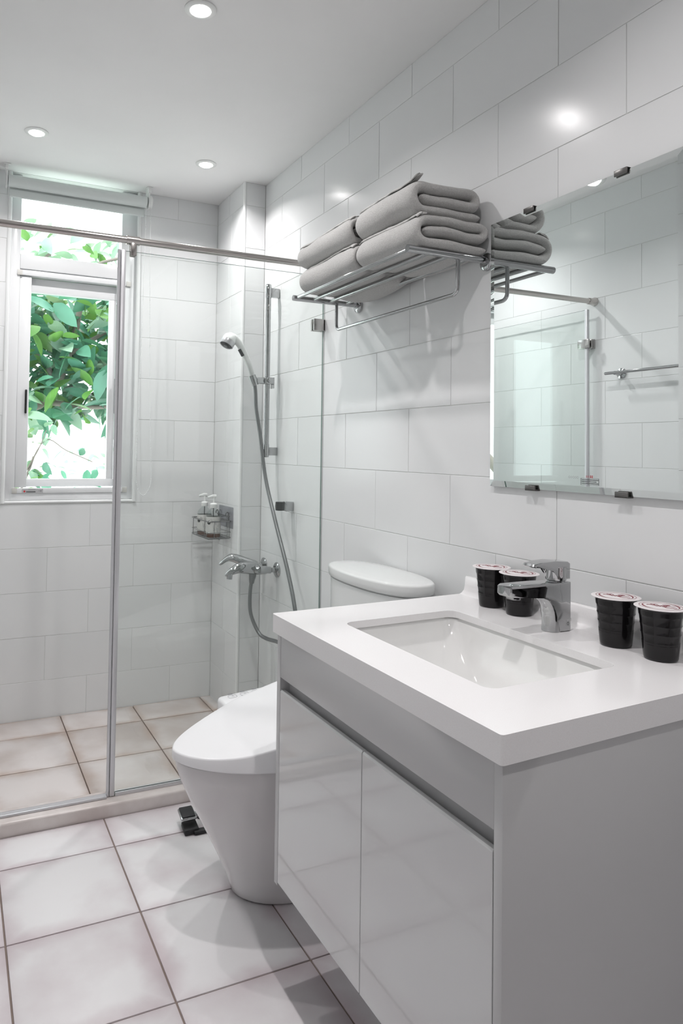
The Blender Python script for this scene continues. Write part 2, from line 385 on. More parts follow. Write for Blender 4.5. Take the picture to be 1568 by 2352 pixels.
# bullnose trims round the reveal
bm = BM()
for x in (WX0+.004, WX1-.004): tube([(x, YB+.002, WZ0), (x, YB+.002, WZ1)], .010, 16, bm)
obj('reveal_bullnose', bm, MT['bull'], wn, 60)
bm = box((WX0, YB-.004, WZ0-.004), (WX1, YB+.05, WZ0+.010), .006, 3); obj('window_sill', bm, MT['bull'], wn, 60)
obj('reveal_lining', box((WX0, YB+.01, WZ0), (WX0+.013, YB+.14, WZ1), bm=box((WX1-.013, YB+.01, WZ0), (WX1, YB+.14, WZ1))), MT['pvc'], wn, None)
# sashes
s1 = obj('sliding_sash', box((-1.052, FR+.006, 1.034), (-1.000, FR+.03, 2.004), .004, 2), MT['pvc'], wn, 30)
obj('sash_handle', box((-1.018, FR-.006, 1.372), (-1.008, FR+.010, 1.482), .004, 3), MT['black'], s1)
bm = BM(); s0, s1x, zb, zt, yy = -1.003, -.603, 1.036, 2.004, FR+.036
for lo, hi in (((s0, yy, zb), (s1x, yy+.03, 1.072)), ((s0, yy, 1.938), (s1x, yy+.03, zt)), ((-.637, yy+.001, 1.071), (s1x-.0005, yy+.029, 1.939)), ((-1.025, yy+.001, zb), (s0-.001, yy+.029, zt))):
    box(lo, hi, .003, 2, bm)
s2 = obj('sliding_sash', bm, MT['pvc'], wn, 30)
obj('pane', box((s0, yy+.012, 1.070), (-.636, yy+.017, 1.940)), [MT['wglass']], s2, None)
s3 = obj('sliding_sash', box((-.600, FR+.006, 1.034), (-.548, FR+.03, 2.004), .004, 2), MT['pvc'], wn, 30)
obj('sash_handle', box((-.612, FR-.004, 1.385), (-.602, FR+.012, 1.555), .003, 2), MT['black'], s3)
obj('pane', box((-1.052, FR+.03, 2.10), (-.592, FR+.035, 2.461)), MT['wglass'], wn, None)
# sticker on the track
stk = obj('sticker', box((-1.0205, FR-.0075, 1.0095), (-.929, FR-.006, 1.0285), .0006, 1), MT['sticker'], wn, None)
bm = lathe([(.0045, 0), (.0045, .0004)], (-1.010, FR-.0076, 1.017), 'y', 16)
obj('red_badge', bm, MT['redb'], stk, None)
bm = BM()
for k in range(14): 
    x = -1.002+k*.0029
    box((x, FR-.0079, 1.0125), (x+.0022, FR-.0076, 1.0170), bm=bm)
for k in range(18):
    x = -.994+k*.0018; box((x, FR-.0079, 1.0235), (x+.0011, FR-.0076, 1.0248), bm=bm)
box((-.949, FR-.0079, 1.0178), (-.936, FR-.0076, 1.0188), bm=bm)
for sg in (1, -1): box((-.938, FR-.0079, 1.0178), (-.9368, FR-.0076, 1.0225), bm=bm, fn=lambda c, sg=sg: Vector((-.936-abs(c.z-1.0183)*.9*(1 if True else 0)+(c.x+.9374), c.y, 1.0183+(c.z-1.0183)*sg)))
obj('lettering', bm, MT['text'], stk, None)
# ------------------------------------------------------------------ roller blind
rb = thing('roller_blind', 'white roller blind rolled up at the ceiling above the window', 'blind', (-.81, 3.33, 2.34))
RY = 3.33
obj('roller', rod((-1.118, RY, 2.400), (-.497, RY, 2.400), .026, 32), MT['blind'], rb, 50)
obj('bottom_bar', box((-1.112, RY+.012, 2.335), (-.502, RY+.028, 2.372), .006, 3), MT['blind'], rb, 40)
obj('fabric', box((-1.110, RY+.019, 2.365), (-.504, RY+.021, 2.405)), MT['blind'], rb, None)
for x in (-1.131, -.493):
    bk = box((x, RY-.03, 2.44), (x+.012, RY+.03, H-.0005), .002)
    box((x+.003, RY-.024, 2.37), (x+.009, RY+.024, 2.45), .003, bm=bk)
    box((x-.006, RY-.034, H-.006), (x+.02, RY-.006, H-.0008), .001, bm=bk)
    b_ = obj('bracket', bk, MT['white'], rb, 30)
    for dy in (-.022, .010): obj('screw', lathe([(.005, 0), (.005, .004)], (x+.006, RY+dy, H-.010), 'z', 12), MT['black'], b_)
obj('chain_wheel', lathe([(.029, 0), (.031, .003), (.031, .012), (.027, .015)], (-.486, RY, 2.402), 'x', 32), MT['white'], rb)
# bead chain: a loop, beads too many to pick apart
pts = crom([(-.500, RY-.012, 2.38), (-.505, RY-.012, 2.0), (-.512, RY-.012, 1.6), (-.521, RY-.012, 1.25), (-.523, RY-.012, 1.10), (-.512, RY-.012, 1.03), (-.488, RY-.012, .998), (-.462, RY-.012, 1.022), (-.450, RY-.012, 1.08), (-.455, RY-.012, 1.25), (-.466, RY-.012, 1.6), (-.474, RY-.012, 2.0), (-.479, RY-.012, 2.38)], 60)
bm = BM(); acc = 0; last = pts[0]; step = .0062
tmpl = bmesh.new(); bmesh.ops.create_icosphere(tmpl, subdivisions=1, radius=.0026)
tv = [v.co.copy() for v in tmpl.verts]; tf = [[v.index for v in f.verts] for f in tmpl.faces]; tmpl.free()
for p in pts[1:]:
    d = (p-last).length; acc += d
    while acc >= step:
        acc -= step; q = p
        vs = [bm.verts.new(q+c) for c in tv]
        for f in tf: bm.faces.new([vs[i] for i in f])
    last = p
tube(pts[::6], .0006, 5, bm)
obj('bead_chain', bm, MT['bead'], rb, 60, kind='stuff')
# ------------------------------------------------------------------ downlights
def downlight(x, y, label):
    t = thing('ceiling_light', label, 'light', (x, y, H), 'recessed ceiling lights')
    obj('trim_ring', lathe([(.027, -.002), (.030, -.006), (.040, -.0055), (.0450, -.003), (.0455, -.0002), (.027, -.0002), (.027, -.002)], (x, y, H), 'z', 48, cap=False), MT['white'], t, 30)
    obj('lens', lathe([(.0265, -.0004), (.0265, -.0070), (.022, -.0105), (.012, -.0125), (.0005, -.013)], (x, y, H), 'z', 32), MT['lens'], t)
    ld = bpy.data.lights.new('lamp', 'AREA'); ld.shape = 'DISK'; ld.size = .05; ld.energy = LAMP_W; ld.color = (1.0, .965, .965); ld.spread = math.radians(140)
    lo = bpy.data.objects.new('lamp', ld); C.objects.link(lo); lo.parent = t; lo.location = (0, 0, -.015)
downlight(-.700, 1.890, 'recessed ceiling light nearest the camera, at top of picture')
downlight(-1.040, 2.920, 'recessed ceiling light in front of the window blind')
downlight(-.336, 2.920, 'recessed ceiling light over the shower corner by pilaster')
downlight(-.700, 0.850, 'assumed ceiling light above the vanity, unseen, added to brighten the countertop')  # assumed lamp out of view, added for the countertop brightness
downlight(-.700, -.180, 'added unseen ceiling light behind the camera, brightening cabinet side and counter edges')  # unseen lamp added to lift the faces turned to the camera
# ------------------------------------------------------------------ shower screen
GY = 2.440
def glass_panel(bm, lo, hi, ax):
    """box whose thin sides get material 1"""
    t = bmesh.new(); box(lo, hi, 0, bm=t)
    bmesh.ops.recalc_face_normals(t, faces=t.faces)
    for f in t.faces: f.material_index = 0 if abs(f.normal[ax]) > .5 else 1
    merge(bm, t); return bm
gs = thing('shower_screen', 'fixed clear glass shower panel with a chrome edge strip', 'screen', (-.39, GY, .0435))
obj('glass_pane', glass_panel(BM(), (-.784, GY-.004, .046), (-.004, GY+.004, 1.905), 1), [MT['glass'], MT['gedge']], gs, None)
bm = box((-.7965, GY-.009, .046), (-.780, GY-.004, 1.907), .002); box((-.7965, GY+.004, .046), (-.780, GY+.009, 1.907), .002, bm=bm)
rod((-.8015, GY, .046), (-.8015, GY, 1.907), .006, 12, bm)
obj('edge_strip', bm, MT['alu'], gs, 40)
bm = box((-.778, GY-.009, .0435), (-.004, GY-.0045, .056), .001); box((-.778, GY+.0045, .0435), (-.004, GY+.009, .056), .001, bm=bm)
obj('bottom_channel', bm, MT['alu'], gs, 30)
for z in (1.711, .35):
    bm = box((-.050, GY-.016, z-.0235), (-.001, GY-.0045, z+.0235), .003, 2); box((-.050, GY+.0045, z-.0235), (-.001, GY+.016, z+.0235), .003, 2, bm=bm)
    box((-.010, GY-.016, z-.0235), (-.001, GY+.016, z+.0235), .002, bm=bm)
    obj('wall_clamp', bm, MT['clipm'], gs, 40)
# open door along the left wall
gd = thing('shower_door', 'clear glass shower door swung open against the left wall, seen in mirror', 'door', (-1.455, 2.78, .05))
obj('glass_pane', glass_panel(BM(), (-1.459, 2.462, .052), (-1.451, 3.11, 1.905), 0), [MT['glass'], MT['gedge']], gd, None)
obj('edge_strip', box((-1.463, 2.448, .052), (-1.447, 2.464, 1.907), .003), MT['alu'], gd, 40)
for z in (1.742, .35):
    bm = box((-1.4895, GY-.002, z-.023), (-1.476, GY+.035, z+.023), .002); box((-1.480, GY+.004, z-.02), (-1.462, GY+.026, z+.02), .003, bm=bm)
    box((-1.470, GY-.006, z-.022), (-1.4595, GY+.060, z+.022), .003, bm=bm); box((-1.4505, GY-.006, z-.022), (-1.440, GY+.060, z+.022), .003, bm=bm)
    obj('hinge', bm, MT['clipm'], gd, 40)
th = obj('door_threshold', box((XL+.001, GY-.016, .0437), (-.806, GY-.004, .052), .002, bm=box((XL+.001, GY-.004, .0437), (-.800, GY+.020, .0475), .0015)), MT['alu'], None, 40,
    label='aluminium threshold strip on the stone curb where the shower door closes', cat='threshold')
# support rod
sr = thing('support_rod', 'round brushed steel rod running wall to wall above the shower glass', 'rod', (-.75, GY, 1.93))
obj('bar', rod((XL+.004, GY, 1.944), (-.004, GY, 1.944), .0125, 24), MT['steel'], sr, 50)
for x, s in ((XL+.0005, 1), (-.0005, -1)):
    obj('wall_flange', lathe([(.021, 0), (.021, .004*s), (.016, .022*s), (.016, .042*s), (.0135, .046*s)], (x, GY, 1.944), 'x', 28), MT['steel'], sr, 40)
bm = rod((-.778, GY, 1.944), (-.733, GY, 1.944), .0158, 28)
box((-.7655, GY-.012, 1.888), (-.7435, GY-.0045, 1.936), .004, 2, bm); box((-.7655, GY+.0045, 1.888), (-.7435, GY+.012, 1.936), .004, 2, bm)
box((-.7640, GY-.010, 1.910), (-.7450, GY+.010, 1.936), .002, 2, bm)
obj('glass_clamp', bm, MT['steel'], sr, 40)
# ------------------------------------------------------------------ towel bar on left wall (seen in mirror)
tb = thing('towel_bar', 'slim chrome towel bar on the left wall, seen in the mirror', 'towel bar', (XL, 2.0, 1.58))
BZ = 1.588
obj('bar', rod((XL+.055, 2.335, BZ), (XL+.055, 1.70, BZ), .007, 20), MT['chrome'], tb, 50)
for y in (2.290, 1.745):
    obj('wall_mount', lathe([(.024, .0005), (.024, .006), (.012, .010), (.009, .05)], (XL, y, BZ), 'x', 28), MT['chrome'], tb, 40)
# ------------------------------------------------------------------ shower fixtures
sb = thing('shower_slide_bar', 'vertical chrome slide bar with sliding holder on the right shower wall', 'slide bar', (0, 2.872, 1.187))
BX, BY = -.052, 2.866
obj('bar', rod((BX, BY, 1.190), (BX, BY, 1.952), .0115, 28), MT['chrome'], sb, 50)
for z0, z1, nm in ((1.900, 1.946, 'wall_bracket'), (1.198, 1.238, 'wall_bracket')):
    bm = box((-.046, BY-.008, z0), (-.0005, BY+.014, z1-.004), .003)
    lathe([(.0125, z0-.004), (.0132, z0), (.0132, z1+.008), (.0125, z1+.010)], (BX, BY, 0), 'z', 28, bm)
    obj(nm, bm, MT['chrome'], sb, 40)
ho = obj('sliding_holder', box((-.120, BY-.012, 1.512), (-.062, BY+.010, 1.541), .008, 3), MT['chrome'], sb, 50)
bm = box((-.070, BY-.022, 1.512), (-.026, BY+.018, 1.542), .005, 3); prism([(-.030, 1.542), (-.026, 1.542), (-.026, 1.494), (-.030, 1.494)], 'y', BY-.020, BY+.012, bm=bm)
lathe([(.0095, -.034), (.0095, -.022)], (BX, BY, 1.527), 'y', 20, bm)
obj('slider_body', bm, MT['chrome'], ho, 50)
obj('knob', rod((-.05, BY-.022, 1.531), (-.05, BY-.036, 1.531), .0095, 20), MT['chrome'], ho, 50)
dh = Vector((-.107-(-.126), 0, 1.50-1.545)).normalized()
obj('clip', lathe([(.0165, -.020), (.017, 0), (.0145, .026)], (-.1185, BY, 1.529), tuple(dh), 24), MT['chrome'], ho, 50)
# hand shower
hs = thing('hand_shower', 'white hand shower with grey spray face clipped to the slide bar', 'shower head', (-.12, BY, 1.50))
path = crom([(-.110, BY, 1.505), (-.126, BY, 1.555), (-.146, BY, 1.606), (-.168, BY, 1.650), (-.190, BY, 1.684), (-.214, BY, 1.706), (-.238, BY, 1.714)], 6)
n = len(path); rad = [.0095+.0075*min(1, i/(n-1)*1.3) for i in range(n)]; rad[-1] = .011
obj('handle', tube(path, rad, 20), MT['shw'], hs, 60)
ax = Vector((-.50, -.12, -.86)).normalized(); hc = Vector((-.232, BY, 1.700))
obj('head', lathe([(.004, -.024), (.016, -.022), (.026, -.012), (.0305, .004), (.0315, .010), (.0315, .012)], hc, tuple(ax), 32), MT['shw'], hs, 60)
obj('collar', lathe([(.0312, .012), (.0310, .034), (.029, .036), (.027, .032)], hc, tuple(ax), 32, cap=False), MT['alu'], hs, 50)
sf = obj('spray_face', lathe([(.0275, .031), (.0270, .033), (.002, .034)], hc, tuple(ax), 32), MT['dgrey'], hs, 50)
obj('nozzle', lathe([(.010, .033), (.009, .040), (.004, .041)], hc, tuple(ax), 20), MT['hose'], sf, 50)
obj('button', tube([(-.1995+.012, BY-.004, 1.658), (-.178+.008, BY-.004, 1.630)], .0085, 14), MT['dgrey'], hs, 50)
# hose
hp = crom([(-.1115, BY, 1.508), (-.108, BY-.002, 1.47), (-.104, BY-.004, 1.40), (-.083, 2.862, 1.286), (-.062, 2.845, 1.10), (-.055, 2.745, .914), (-.055, 2.632, .750), (-.055, 2.560, .622), (-.055, 2.530, .52), (-.055, 2.55, .450), (-.055, 2.62, .420), (-.058, 2.70, .424), (-.064, 2.80, .414), (-.075, 2.862, .425), (-.100, 2.895, .50), (-.102, 2.905, .58), (-.093, 2.910, .645)], 8)
bm = tube(hp, .0082, 14)
obj('shower_hose', bm, MT['hose'], None, 70, label='grey metal shower hose looping down from the hand shower to the tap', cat='hose', origin=(-.055, 2.55, .41))
# mixer
mx = thing('shower_mixer', 'chrome shower tap with curved spout and lever on the right wall', 'tap', (0, 2.912, .66))
obj('body', tube(crom([(-.078, 2.985, .700), (-.078, 2.95, .700), (-.078, 2.912, .700), (-.078, 2.870, .698), (-.078, 2.842, .697)], 3), [.014, .016, .020, .022, .023, .024, .024, .024, .023, .022, .021, .019, .016], 24), MT['chrome'], mx, 60)
for y in (2.985, 2.842):
    obj('wall_flange', lathe([(.033, .0), (.033, -.004), (.024, -.010), (.012, -.012)], (-.0005, y, .697), 'x', 32), MT['chrome'], mx, 40)
    obj('inlet', tube([(-.010, y, .697), (-.030, y, .698), (-.034, y, .698), (-.052, y, .699), (-.056, y, .699), (-.085, y, .700)], [.011, .011, .0155, .0155, .018, .018], 12), MT['chrome'], mx, 35)
sp = crom([(-.070, 2.900, .698), (-.115, 2.897, .704), (-.160, 2.893, .705), (-.195, 2.890, .693), (-.226, 2.888, .677)], 5)
obj('spout', tube(sp, [.024, .025, .0265, .0275, .028, .028, .0275, .027, .026, .025, .0235, .022, .0205, .019, .0175, .016, .014, .012, .010, .008, .004], 24, sx=.9), MT['chrome'], mx, 60)
obj('aerator', rod((-.204, 2.889, .685), (-.206, 2.889, .661), .0125, 20), MT['chrome'], mx, 40)
lv = crom([(-.070, 2.928, .706), (-.100, 2.934, .717), (-.135, 2.940, .731), (-.170, 2.945, .743), (-.198, 2.946, .738), (-.232, 2.946, .716)], 4)
obj('lever', tube(lv, [.022, .022, .022, .022, .022, .022, .0215, .021, .021, .0205, .020, .0195, .019, .018, .016, .0135, .0115, .010, .009, .008, .005][:len(lv)], 20, sx=1.3), MT['chrome'], mx, 60)
obj('hose_nut', tube([(-.087, 2.910, .690), (-.089, 2.910, .662), (-.092, 2.910, .648), (-.093, 2.910, .632)], [.017, .016, .013, .0105], 20), MT['hose'], mx, 50)
# lower wall holder
lh = thing('wall_holder', 'small chrome hand-shower holder with black insert, low on wall', 'holder', (0, 2.70, .97))
obj('bracket', prism([(-.0005, .968), (-.0005, 1.006), (-.038, 1.008), (-.044, .998), (-.044, .974), (-.034, .966)], 'y', 2.684, 2.714, .003), MT['chrome'], lh, 50)
obj('insert', lathe([(.010, -.019), (.019, -.017), (.0205, 0), (.019, .018), (.010, .019)], (-.058, 2.698, .988), 'z', 24, lathe([(.012, .0), (.012, .024)], (-.052, 2.698, .988), 'x', 16)), MT['black'], lh, 50)
# ------------------------------------------------------------------ wire caddy with bottles
cd = thing('wire_caddy', 'chrome wire basket hung in the shower corner holding two bottles', 'basket', (PX, 3.245, .80))
x0, x1, y0, y1, zr, zm, zb = -.228, PX-.004, 3.118, 3.372, .885, .834, .803
def loopw(x0, x1, y0, y1, z, r, bm): return tube([Vector(p) for p in rrect(x0, x1, y0, y1, .012, z, 4)], r, 8, bm, closed=True)
obj('rim', loopw(x0, x1, y0, y1, zr, .0028, BM()), MT['wire'], cd, 60)
obj('middle_rail', loopw(x0, x1, y0, y1, zm, .0016, BM()), MT['wire'], cd, 60)
bm = loopw(x0, x1, y0, y1, zb+.006, .0016, BM())
k = 0
while y0+.012+k*.0145 < y1-.005:
    yy = y0+.012+k*.0145; tube([(x0, yy, zb+.006), (x0+.003, yy, zb), (x1-.003, yy, zb), (x1, yy, zb+.006)], .0012, 6, bm); k += 1
rod((-.17, y0, zb-.002), (-.17, y1, zb-.002), .0015, 6, bm)
obj('wire_floor', bm, MT['wire'], cd, 60)
for (x, y) in ((x0, y0+.05), (x0, y1-.03), (x0+.03, y0), (x1, y0+.03), (x1, y1-.03), (x1-.02, y0)):
    obj('upright', rod((x, y, zb+.003), (x, y, zr), .0016, 8), MT['wire'], cd, 60)
for y in (3.165, 3.305):
    obj('hook', tube(crom([(x1+.001, y, zr), (x1+.001, y, .912), (x1-.003, y, .924), (x1-.010, y, .920), (x1-.012, y, .908)], 5), .002, 8), MT['wire'], cd, 60)
obj('hook_rail', rod((x1+.001, 3.15, .905), (x1+.001, 3.32, .905), .0018, 8), MT['wire'], cd, 60)
obj('backing_plate', box((PX-.0012, 3.105, .850), (PX-.0004, 3.30, .950)), thin_glass('clear_adhesive', (.86, .86, .88)), cd, None)
def bottle(x, y, label, ang):
    z = zb+.0014
    b = thing('pump_bottle', label, 'bottle', (x, y, z), 'pump bottles in the wire basket')
    obj('body', lathe([(.030, 0), (.0345, .003), (.035, .010), (.035, .100), (.033, .112), (.026, .124), (.015, .134), (.013, .140), (.013, .146)], (x, y, z), 'z', 36, cap=False), MT['bottle'], b, 60)
    obj('liquid', lathe([(.029, .002), (.0335, .004), (.034, .020), (.0335, .0205)], (x, y, z), 'z', 32), MT['liquid'], b, 50)
    lb = obj('wrapper', lathe([(.0354, .022), (.0354, .100)], (x, y, z), 'z', 40, cap=False), MT['label'], b, 60, label='pale printed label')
    d = Vector((math.cos(ang), math.sin(ang), 0))
    c = Vector((x, y, z+.072))+d*.0356
    obj('oval_mark', lathe([(.009, 0), (.009, .0008)], c-d*.0008, tuple(d), 24), MT['text'], lb, None)
    bm = BM(); side = Vector((-d.y, d.x, 0))
    for s_, zz in ((.3, .09), (.55, .06), (.75, .085), (.95, .05)):
        a = ang+s_*1.1; p = Vector((x+.0358*math.cos(a), y+.0358*math.sin(a), z+zz)); q = Vector((x+.0358*math.cos(a+.12), y+.0358*math.sin(a+.12), z+zz-.022)); rod(p, q, .0007, 6, bm)
        p2 = Vector((x+.0358*math.cos(a+.2), y+.0358*math.sin(a+.2), z+zz-.004)); rod(q, p2, .0006, 6, bm)
    obj('print', bm, MT['ink'], lb, None)
    obj('collar', lathe([(.0165, .140), (.0170, .142), (.0170, .158), (.012, .162), (.005, .163)], (x, y, z), 'z', 28), MT['white'], b, 50)
    bm = rod((x, y, z+.163), (x, y, z+.190), .004, 12)
    tube([(x+.012, y, z+.193), (x-.004, y, z+.194), (x-.030, y-.004, z+.189)], [.009, .009, .005], 14, bm, sx=.5)
    obj('pump', bm, MT['white'], b, 50)
    obj('dip_tube', rod((x, y, z+.01), (x, y, z+.14), .0022, 8), MT['hose'], b, 50)
bottle(-.180, 3.185, 'clear pump bottle with pale label, nearer to camera in wire basket', math.radians(215))
bottle(-.186, 3.300, 'clear pump bottle with pale label, farther back in wire basket', math.radians(205))
# ------------------------------------------------------------------ toilet
TY = 1.862
to = thing('toilet', 'white ceramic toilet with tapered skirted bowl between vanity and shower', 'toilet', (-.35, TY, 0))
prof = [(0.0, -.560, .118), (.008, -.573, .124), (.03, -.580, .126), (.07, -.597, .131), (.11, -.615, .136), (.18, -.650, .150), (.27, -.697, .163), (.34, -.729, .178), (.380, -.742, .188), (.391, -.741, .188), (.397, -.728, .176)]
rings = []
for z, xf, hw in prof:
    xc = -.38; pts = []
    for k in range(41):
        a = math.pi/2+math.pi*k/40; c, s = math.cos(a), math.sin(a); n_ = 2.15-.35*z/.4
        pts.append(Vector((xc+(xc-xf)*math.copysign(abs(c)**(2/n_), c), TY+hw*math.copysign(abs(s)**(2/n_), s), z)))
    hb = hw*.98
    pts += [Vector((-.20, TY-hb, z)), Vector((-.012, TY-hb, z)), Vector((-.012, TY+hb, z)), Vector((-.20, TY+hb, z))]
    for p in pts: p.y -= .016*(z/.4)
    rings.append(pts)
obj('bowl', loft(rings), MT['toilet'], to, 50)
# seat, lid
def dshape(xf, xb, hw, xc, n_, N=40):
    o = []
    for k in range(N+1):
        a = math.pi/2+math.pi*k/N; c, s = math.cos(a), math.sin(a)
        o.append((xc+(xc-xf)*math.copysign(abs(c)**(2/n_), c), hw*math.copysign(abs(s)**(2/n_), s)))
    for t in (.25, .5, .75, 1): o.append((xc+(xb-xc)*t, -hw*(1-.10*t*t)))
    for t in (1, .75, .5, .25): o.append((xc+(xb-xc)*t, hw*(1-.10*t*t)))
    return o
base = dshape(-.757, -.18, .207, -.47, 1.7, 60)
TYL = 1.846
def topz(x, s=1.0):
    t = x+.757
    if t < .20: return .431+.05*t+.52*t*t
    return min(.4618+.26*(t-.20), .56)
cx_, cyy = -.46, 0.0
def ringat(sc, off, zf):
    o = []
    for x, y in base:
        X = cx_+(x-cx_)*sc; Y = y*sc*(.81 if y > 0 else 1); o.append(Vector((X, TYL+Y+.06*min(0, X+.53), zf(X, x))))
    return o
sd_ = [ringat(.90, 0, lambda X, x: .396), ringat(.90, 0, lambda X, x: .408)]
obj('seat', loft(sd_), MT['dgrey'] if False else MT['lid'], to, 40)
rg = [ringat(.985, 0, lambda X, x: .4045), ringat(.997, 0, lambda X, x: .4055), ringat(1.0, 0, lambda X, x: .409)]
for k in range(1, 7):
    a = math.pi/2*k/6
    rg.append(ringat(1-.022*(1-math.cos(a)), 0, lambda X, x, a=a: topz(x)-.007*(1-math.sin(a))))
for sc in (.93, .86, .75, .6, .45, .3, .15, .03): rg.append(ringat(sc, 0, lambda X, x: topz(X)+.004*(1-sc)))
obj('lid', loft(rg), MT['lid'], to, 60)
# bidet body with control wing on the far side
obj('bidet_body', box((-.40, TY-.19, .405), (-.175, TY+.19, .47), .015, 3), MT['lid'], to, 50)
wgn = obj('control_panel', box((-.538, TY+.16, .404), (-.30, TY+.243, .452), .012, 4, fn=lambda c: Vector((c.x, c.y, c.z+(.02*(c.x+.538)/.16*.7 if c.z > .42 else 0)))), MT['lid'], to, 50)
for k in range(4):
    xx = -.510+k*.040; zt = .4525+.0875*(xx+.015+.538)
    t_ = bmesh.new()
    rr = [Vector((p.x, p.y, .4525+.0875*(p.x+.538)+.0004)) for p in rrect(xx, xx+.027, TY+.202, TY+.224, .007, 0, 4)]
    tube(rr, .00035, 4, t_, closed=True)
    tube([(xx+.010, TY+.210, zt+.0006), (xx+.014, TY+.217, zt+.0008), (xx+.018, TY+.211, zt+.0009)], .0004, 4, t_)
    box((xx+.006, TY+.2325, zt), (xx+.021, TY+.2355, zt+.001), bm=t_)
    if k: 
        for q in range(4): box((xx+.004+q*.006, TY+.1955, zt), (xx+.007+q*.006, TY+.1975, zt+.001), bm=t_)
    obj('button', t_, MT['ink'], wgn, None)
# tank
tc = (-.105, 1.868)
def trg(a, b, z, n_=2.35): return [Vector((min(p.x, -.004), p.y, z)) for p in sup(tc[0], tc[1], a, b, n_, 64)]
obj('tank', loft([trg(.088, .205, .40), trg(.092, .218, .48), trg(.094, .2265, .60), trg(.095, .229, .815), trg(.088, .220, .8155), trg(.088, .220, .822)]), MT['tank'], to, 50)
obj('tank_lid', loft([trg(.090, .224, .8205), trg(.0985, .235, .8205), trg(.1005, .238, .823), trg(.101, .2388, .835), trg(.101, .2388, .846), trg(.1005, .238, .849), trg(.0985, .2355, .8515), trg(.095, .231, .853), trg(.088, .222, .8540), trg(.06, .17, .8552), trg(.02, .06, .8558)]), MT['tank'], to, 60)
# foot pedals behind the bowl
fp = thing('foot_pedal', 'black foot pedal with bright metal rim on floor behind toilet bowl', 'pedal', (-.57, 2.24, 0))
def tilt(c): return Vector((c.x+.10*(c.y-2.235), c.y, c.z))
obj('rim', box((-.612, 2.196, .036), (-.560, 2.268, .046), .004, 2, fn=tilt), MT['chrome'], fp, 40)
obj('pad', box((-.608, 2.200, .044), (-.564, 2.266, .050), .003, 2, fn=tilt), MT['rubber'], fp, 40)
obj('arm', rod((-.575, 2.225, .038), (-.44, 2.26, .030), .008, 10), MT['chrome'], fp, 40)
bm = box((-.604, 2.178, 0.0008), (-.556, 2.240, .018), .004, 2, fn=tilt); box((-.58, 2.170, .001), (-.43, 2.192, .012), .003, bm=bm)
obj('base', bm, MT['rubber'], fp, 40)
bm = rod((-.530, 2.270, .001), (-.530, 2.270, .052), .010, 12); rod((-.530, 2.270, .046), (-.46, 2.27, .046), .007, 10, bm)
obj('pivot', bm, MT['rubber'], fp, 40)
# ------------------------------------------------------------------ vanity
def sk(c): return Vector((c.x, c.y+.055*(c.x+.61), c.z))
va = thing('vanity_cabinet', 'glossy light grey wall-hung vanity cabinet with two doors', 'cabinet', (-.3, 1.145, .222))
VF, VZ0, VZ1 = -.600, .222, .797
obj('side_panel', box((VF, .770, VZ0), (-.012, .7875, VZ1), .0012, 2, fn=sk), MT['satin'], va, 30)
obj('side_panel', box((VF, 1.503, VZ0), (-.012, 1.521, VZ1), .0012, 2, fn=sk), MT['satin'], va, 30)
obj('fascia', box((VF+.0005, .7876, .6965), (VF+.019, 1.5029, VZ1), .0012, 2, fn=sk), MT['satin'], va, 30)
obj('bottom_panel', box((VF+.022, .7876, VZ0+.001), (-.012, 1.5029, VZ0+.018), 0, fn=sk), MT['satin'], va, None)
obj('back_panel', box((-.030, .7876, VZ0+.018), (-.013, 1.5029, VZ1-.12), 0, fn=sk), MT['satin'], va, None)
bm = prism([(VF+.0195, .720), (VF+.034, .720), (VF+.034, .560), (VF+.027, .560), (VF+.025, .6960), (VF+.0195, .6966)], 'y', .7876, 1.5029)
for v in bm.verts: v.co = sk(v.co)
obj('grip_channel', bm, MT['satin'], va, 30)
for a, b in ((.7895, 1.1385), (1.1405, 1.5015)):
    bm = prism([(VF, .6650), (VF+.003, .6685), (VF+.012, .6675), (VF+.019, .655), (VF+.019, .2305), (VF, .2305)], 'y', a, b, .0009, 1)
    for v in bm.verts: v.co = sk(v.co)
    obj('door', bm, MT['gloss'], va, 30)
# worktop with rounded cut-out
CT, CB = .840, .798
cx0, cx1, cy0, cy1 = -.612, -.0015, .759, 1.527
hx0, hx1, hy0, hy1 = -.500, -.185, .905, 1.382
bm = BM(); outer = rrect(cx0, cx1, cy0, cy1, .006, CT, 4); inner = rrect(hx0, hx1, hy0, hy1, .024, CT, 8)
def face_ring(bm, z, flip):
    O = [bm.verts.new((p.x, p.y, z)) for p in outer]; I = [bm.verts.new((p.x, p.y, z)) for p in inner]
    eo = [bm.edges.new((O[i], O[(i+1) % len(O)])) for i in range(len(O))]; ei = [bm.edges.new((I[i], I[(i+1) % len(I)])) for i in range(len(I))]
    bmesh.ops.triangle_fill(bm, edges=eo+ei, use_beauty=True)
    return O, I
SLB = CT-.016
O1, I1 = face_ring(bm, CT, 0)
outer_keep = outer; outer = rrect(cx0+.022, cx1-.004, cy0+.022, cy1-.022, .004, CT, 4)
O2, I0 = face_ring(bm, SLB, 1); outer = outer_keep
O0 = [bm.verts.new((p.x, p.y, CB)) for p in outer]; O3 = [bm.verts.new((v.co.x, v.co.y, CB)) for v in O2]
for A, B in ((O1, O0), (O0, O3), (O3, O2), (I1, I0)):
    for k in range(len(A)): bm.faces.new((A[k], A[(k+1) % len(A)], B[(k+1) % len(A)], B[k]))
for v in bm.verts: v.co = sk(v.co)
wt = obj('countertop', bm, MT['counter'], None, 40, label='thick white solid-surface vanity countertop with rounded sink cut-out', cat='countertop', origin=(-.3, 1.14, CB))
md = wt.modifiers.new('bev', 'BEVEL'); md.width = .0045; md.segments = 3; md.limit_method = 'ANGLE'; md.angle_limit = math.radians(60)
